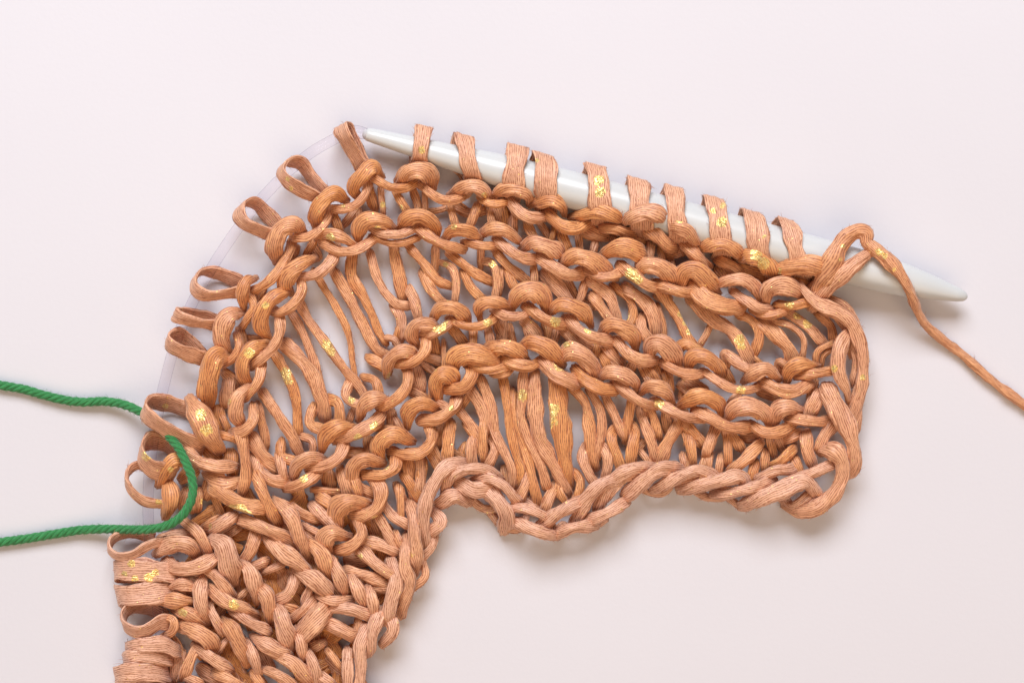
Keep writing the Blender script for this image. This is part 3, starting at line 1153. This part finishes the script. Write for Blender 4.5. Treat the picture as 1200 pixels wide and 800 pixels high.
E 104 -40,590,24,90 0,540,34,95 70,470,44,104 150,395,52,110 230,330,53,95 285,285,48,75 305,250,32,60
"""

x0 = y0 = 0.0
k = 1.0
for line in DATA.strip().splitlines():
    line = line.split('#')[0].strip()
    if not line:
        continue
    f = line.split()
    if f[0] == 'T':
        x0, y0, k = float(f[1]), float(f[2]), float(f[3])
        continue
    kind = f[0][0]
    w = float(f[1]) / k
    pts = []
    for q in f[2:]:
        v = [float(t) for t in q.split(',')]
        p = [x0 + v[0] / k, y0 + v[1] / k, v[2]]
        if len(v) > 3:
            p.append(v[3] / k)
        else:
            p.append(w)
        pts.append(p)
    wk = {'B': 0.83, 'S': 0.79, 'L': 0.73, 'C': 0.82, 'E': 0.87, 'N': 0.97, 'W': 0.92}[kind]
    for p in pts:
        p[3] *= wk
    if kind == 'B':
        # the cap is a short broad saddle: its ends dive rather than droop
        if len(pts) >= 4:
            ch = np.array(pts[-2][:2]) - np.array(pts[1][:2])
            ch /= np.linalg.norm(ch)
            for e, q in ((0, 1), (-1, -2)):
                d = np.array(pts[e][:2]) - np.array(pts[q][:2])
                al = (d @ ch) * ch
                d = al + 0.92 * (d - al)
                pts[e][0], pts[e][1] = pts[q][0] + d[0], pts[q][1] + d[1]
        for p in pts[1:-1]:
            p[3] *= 1.14
        pts[0][3] *= 0.68
        pts[-1][3] *= 0.68
    w *= wk
    if kind in 'BS':
        # stitches pressed against the needle ride up over its near side
        for p in pts:
            q = np.array(p[:2]) - NA
            un_, sn_ = q @ NU, q @ NT
            if 20 < sn_ < 560 and p[2] >= 28:
                rn = needle_r(sn_)
                if -rn - 4 < un_ < rn:
                    p[2] = max(p[2], NZ + math.sqrt(max(rn * rn - un_ * un_, 0)) + 6.5)
    cx_, cy_ = pts[len(pts) // 2][:2]
    tint = 0.06 + 0.34 * random.random()
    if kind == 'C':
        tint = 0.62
    elif kind == 'E':
        tint = 0.42
    elif kind == 'N':
        tint = 0.5
    if cx_ < 470 and cy_ > 600:
        tint = min(tint + 0.18, 0.7)
    if kind == 'N':
        d = cable_dir(cx_, cy_)
        if f[0] == 'NF':            # lies flat over the cable
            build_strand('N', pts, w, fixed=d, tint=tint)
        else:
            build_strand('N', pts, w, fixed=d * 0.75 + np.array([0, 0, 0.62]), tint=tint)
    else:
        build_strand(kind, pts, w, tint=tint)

# loops over the rigid needle: base, where it passes over the upper edge, width
for (bx, by), (tx, ty), w in [((491, 190), (497, 150), 19), ((552, 213), (543, 160), 20), ((602, 219), (607, 173), 24), ((641, 233), (638, 183), 25),
                              ((707, 246), (699, 196), 25), ((757, 248), (748, 212), 25), ((799, 266), (790, 221), 22), ((850, 282), (838, 234), 23),
                              ((895, 297), (882, 250), 25), ((946, 300), (922, 259), 20)]:
    sb = (np.array([bx, by]) - NA) @ NT
    st_ = (np.array([tx, ty]) - NA) @ NT
    r = needle_r((sb + st_) / 2) + 1.9
    zb = NZ
    pts = []
    ub = (np.array([bx, by]) - NA) @ NU
    utop = (np.array([tx, ty]) - NA) @ NU + 1
    pts.append([*(NA + NT * (sb + 2) + NU * (-r - 9)), 10])
    angs = [172, 150, 128, 108, 88, 66, 44, 22, 0, -30, -60, -90]
    for i, a in enumerate(angs):
        t = i / (len(angs) - 1)
        sp = sb + (st_ - sb) * min(1, max(0, t * 1.9 - 0.25)) + (st_ - sb - 4) * 0.35 * max(0, t - 0.52)
        ar = math.radians(a)
        ru = r if a > 90 else max(r, utop)          # the loop stands a little off the far side
        pts.append([*(NA + NT * sp + NU * (math.cos(ar) * ru)), max(zb + math.sin(ar) * r, 2.5)])
    pts.append([*(NA + NT * (0.4 * st_ + 0.6 * sb) + NU * (-r * 0.7)), 4])
    pts.append([*(NA + NT * sb + NU * (ub - 4)), 9])
    build_strand('N', pts, w, fixed=np.array([NT[0], NT[1], 0]), tuck=False, tint=0.5, roll=0.05)

# ------------------------------------------------------------------ gold foil flecks (x, y, radius)
GOLD = [(494, 176, 5), (449, 240, 4), (442, 270, 6), (532, 266, 4), (568, 229, 4), (470, 243, 3), (702, 211, 7), (703, 225, 7), (797, 257, 6),
        (629, 188, 3), (846, 260, 7), (847, 241, 4), (836, 247, 4), (886, 298, 8), (894, 309, 8), (912, 318, 5), (896, 277, 3), (988, 288, 3), (985, 304, 3),
        (1030, 295, 5), (1037, 300, 4), (1048, 316, 3), (387, 279, 6), (341, 221, 3), (337, 210, 3), (402, 241, 3), (311, 358, 5), (292, 414, 7), (384, 404, 8),
        (388, 412, 6), (334, 438, 8), (338, 446, 6), (514, 382, 9), (520, 378, 6), (572, 378, 6), (577, 310, 5), (522, 310, 4), (528, 332, 4), (740, 322, 9), (748, 328, 6),
        (651, 377, 7), (734, 370, 5), (798, 368, 5), (808, 388, 5), (803, 378, 4), (656, 428, 8), (664, 403, 5), (689, 387, 5), (697, 406, 4), (867, 398, 7), (869, 405, 6),
        (934, 370, 5), (946, 379, 6), (925, 356, 6), (977, 432, 5), (1011, 442, 4), (868, 457, 6), (961, 534, 4), (612, 463, 8), (649, 480, 8),
        (646, 494, 8), (772, 473, 7), (438, 498, 6), (420, 513, 6), (412, 468, 5), (452, 546, 5), (356, 560, 6), (529, 478, 4), (457, 442, 6), (235, 486, 8),
        (242, 504, 8), (172, 534, 7), (200, 550, 4), (194, 476, 4), (282, 596, 7), (268, 471, 4), (238, 587, 4), (154, 660, 5), (174, 676, 6), (182, 671, 5), (146, 672, 4), (158, 678, 5),
        (274, 708, 7), (214, 717, 6), (290, 602, 6), (272, 595, 6), (441, 609, 6), (478, 650, 6), (422, 652, 4), (244, 616, 5), (186, 588, 4)]
for gx, gy, gr in GOLD:
    best, bz = None, -1
    for st in strands:
        V = st['V']
        d2 = (V[..., 0] - gx) ** 2 + (V[..., 1] - gy) ** 2
        near = d2 < 16
        if near.any():
            z = V[..., 2][near].max()
            if z > bz:
                best, bz = st, z
    if best is None:
        continue
    V = best['V']
    d = np.sqrt((V[..., 0] - gx) ** 2 + ((V[..., 1] - gy)) ** 2 + (np.minimum(V[..., 2] - bz + 6, 0)) ** 2)
    best['gold'] = np.maximum(best['gold'], np.clip(1.25 * (1 - d / (gr * 1.5)), 0, 1))

# the piece goes on below the frame: the last rows repeat
for st in list(strands):
    c = st['V'].reshape(-1, 3).mean(0)
    if 705 < c[1] < 812 and c[0] < 480 and st['kind'] != 'N':
        for q in (1, 2):
            st2 = dict(st)
            st2['V'] = st['V'] + np.array([-8.0 * q, 104.0 * q, 0])
            if st2['V'][..., 1].min() > 802:
                strands.append(st2)
for yb in range(4):
    yy = 815 + yb * 27
    i = int(np.argmin(np.abs(cp[:, 1] - yy)))
    x = cp[i, 0]
    build_strand('N', [(x + 52, yy + 2, 24), (x + 30, yy, 36), (x + 5, yy + 1, 41), (x - 14, yy + 1, 40), (x - 25, yy + 2, 22), (x - 10, yy + 3, 7), (x + 40, yy + 3, 7)],
                 21, fixed=cable_dir(x, yy), tint=0.5)

for st in strands:
    finish(st)

# stray filaments standing off the yarn
rng = np.random.default_rng(3)
# deep inner strands of the close-knit corner, too hidden to pick apart
poly = np.array([(215, 605), (300, 565), (400, 565), (478, 610), (465, 700), (425, 800), (420, 900), (215, 900), (215, 800), (205, 700)], float)


def inside(x, y):
    c = False
    for i in range(len(poly)):
        (x1, y1), (x2, y2) = poly[i], poly[i - 1]
        if (y1 > y) != (y2 > y) and x < (x2 - x1) * (y - y1) / (y2 - y1) + x1:
            c = not c
    return c


n_vis = len(strands)
while len(strands) < n_vis + 110:
    x, y = rng.uniform(200, 490), rng.uniform(560, 900)
    a_ = rng.choice([0.9, 2.3]) + rng.normal(0, 0.35)
    l_ = rng.uniform(14, 24)
    dx, dy = math.cos(a_) * l_, math.sin(a_) * l_
    if inside(x - dx, y - dy) and inside(x + dx, y + dy):
        build_strand('L', [(x - dx, y - dy, 7), (x + rng.normal(0, 3), y + rng.normal(0, 3), 10), (x + dx, y + dy, 7)], 14, tuck=False, tint=0.1, thick=3.2)
inner = strands[n_vis:]
del strands[n_vis:]
iv, iF, iu, base_i = [], [], [], 0
for st in inner:
    V = st['V']
    n = V.shape[0]
    iv.append(WA(V.reshape(-1, 3)))
    u, p = st['s'] / 10 + st['off'], st['per'] / 10
    for i in range(n - 1):
        for j in range(RING):
            k2 = (j + 1) % RING
            iF.append((base_i + i * RING + j, base_i + i * RING + k2, base_i + (i + 1) * RING + k2, base_i + (i + 1) * RING + j))
            iu += [(u[i], p[j]), (u[i], p[j + 1]), (u[i + 1], p[j + 1]), (u[i + 1], p[j])]
    base_i += n * RING
fi = link(bpy.data.objects.new("inner_strands", mesh_from("inner_strands", local(np.vstack(iv), root), iF, M_YARN, iu)), root)
fi["kind"] = "stuff"
hv, hf = [], []
for st in strands:
    V = st['V']
    n = V.shape[0]
    C = V.mean(1)
    for _ in range(max(2, int(n * 1.4))):
        i = int(rng.integers(2, n - 2))
        j = int(rng.integers(0, RING))
        p0 = V[i, j]
        o_ = p0 - C[i]
        o_ = o_ / max(np.linalg.norm(o_), 1e-6)
        t_ = C[min(i + 1, n - 1)] - C[i - 1]
        t_ = t_ / max(np.linalg.norm(t_), 1e-6)
        l_ = rng.uniform(2.0, 6.5)
        d1 = t_ * rng.choice([-1, 1]) * rng.uniform(0.4, 1.1) + o_ * rng.uniform(0.15, 0.9)
        d2 = d1 + rng.normal(0, 0.5, 3)
        p1 = p0 + d1 * l_ * 0.5
        p2 = p1 + d2 * l_ * 0.5
        side = np.cross(o_, t_)
        side = side / max(np.linalg.norm(side), 1e-6)
        b0 = len(hv)
        for p, hw in ((p0, 0.24), (p1, 0.20), (p2, 0.06)):
            for e in range(3):
                a_ = e * 2.094
                q = p + hw * (math.cos(a_) * side + math.sin(a_) * o_)
                q[2] = max(q[2], 0.4)
                hv.append(q)
        for r0 in (0, 3):
            for e in range(3):
                hf.append((b0 + r0 + e, b0 + r0 + (e + 1) % 3, b0 + r0 + 3 + (e + 1) % 3, b0 + r0 + 3 + e))
fz = link(bpy.data.objects.new("fuzz", mesh_from("fuzz", local(WA(np.array(hv)), root), hf, M_YARN, [(0.2, 0.35)] * (4 * len(hf)))), root)
fz["kind"] = "stuff"

# ------------------------------------------------------------------ green marker yarn: four plies twisted together
root_m = empty("marker_yarn", W(100, 620, 0), "green twisted cotton strand laid through the stitches as a marker", "yarn")
GP = [(-60, 438, 6), (-20, 446, 6), (0, 451, 6), (28, 456, 6), (52, 463, 6.5), (78, 469, 7), (100, 471, 8), (120, 470, 10), (142, 473, 15), (160, 480, 22), (180, 493, 31),
      (196, 509, 38), (209, 524, 45), (218, 542, 50), (225, 560, 52), (226, 578, 52), (221, 593, 51), (210, 607, 50), (194, 616, 46),
      (172, 620, 38), (146, 620, 24), (120, 619.5, 14), (92, 621, 8), (60, 626, 6.5), (30, 631, 6), (0, 635, 6), (-30, 640, 6), (-70, 645, 6)]
gc, gs = catmull(GP, 1.6)
gc = smooth(gc, 6)
T = norm(np.gradient(gc, axis=0))
sd = norm(np.cross(T, np.array([0, 0, 1.0])))
un = np.cross(sd, T)
NP, PR, HR, PITCH = 4, 2.45, 3.0, 34.0
hairs_V, hairs_F = [], []
for q in range(NP):
    a = -(gs / PITCH * 2 * math.pi) + q * 2 * math.pi / NP
    cx = gc + HR * (np.cos(a)[:, None] * sd + np.sin(a)[:, None] * un)
    rad = PR * (1 + 0.05 * np.sin(gs / 5 + q))
    V, F = tube(cx, rad, 12)
    ring = 12
    uv = []
    for fc in F:
        for vi in fc:
            uv.append((gs[vi // ring] / 10, (vi % ring) / ring * 2 + q * 3.3))
    # outward face flow follows the twist
    link(bpy.data.objects.new("ply", mesh_from("ply", local(WA(V), root_m), F, M_GREEN, uv)), root_m)
    for _ in range(420):
        i = random.randrange(4, len(gs) - 4)
        ang = random.random() * 6.28
        d0 = math.cos(ang) * sd[i] + math.sin(ang) * un[i]
        p0 = gc[i] + d0 * 5.0
        tdir = T[i] * random.uniform(-1, 1) + d0 * random.uniform(0.2, 0.9)
        tdir /= np.linalg.norm(tdir)
        l = random.uniform(2, 4.5)
        p1 = p0 + tdir * l * 0.6 + d0 * 0.2
        p2 = p1 + norm(tdir + 0.7 * np.array([random.uniform(-1, 1), random.uniform(-1, 1), random.uniform(-.3, .3)])) * l * 0.5
        b0 = len(hairs_V)
        for p, hw in ((p0, 0.22), (p1, 0.17), (p2, 0.05)):
            for e in range(3):
                aa = e * 2.094
                hairs_V.append(p + hw * (math.cos(aa) * sd[i] + math.sin(aa) * un[i]))
        for r0 in (0, 3):
            for e in range(3):
                hairs_F.append((b0 + r0 + e, b0 + r0 + (e + 1) % 3, b0 + r0 + 3 + (e + 1) % 3, b0 + r0 + 3 + e))
fz = link(bpy.data.objects.new("fuzz", mesh_from("fuzz", local(WA(np.array(hairs_V)), root_m), hairs_F, M_GREEN, [(0, 0)] * (4 * len(hairs_F)))), root_m)
fz["kind"] = "stuff"
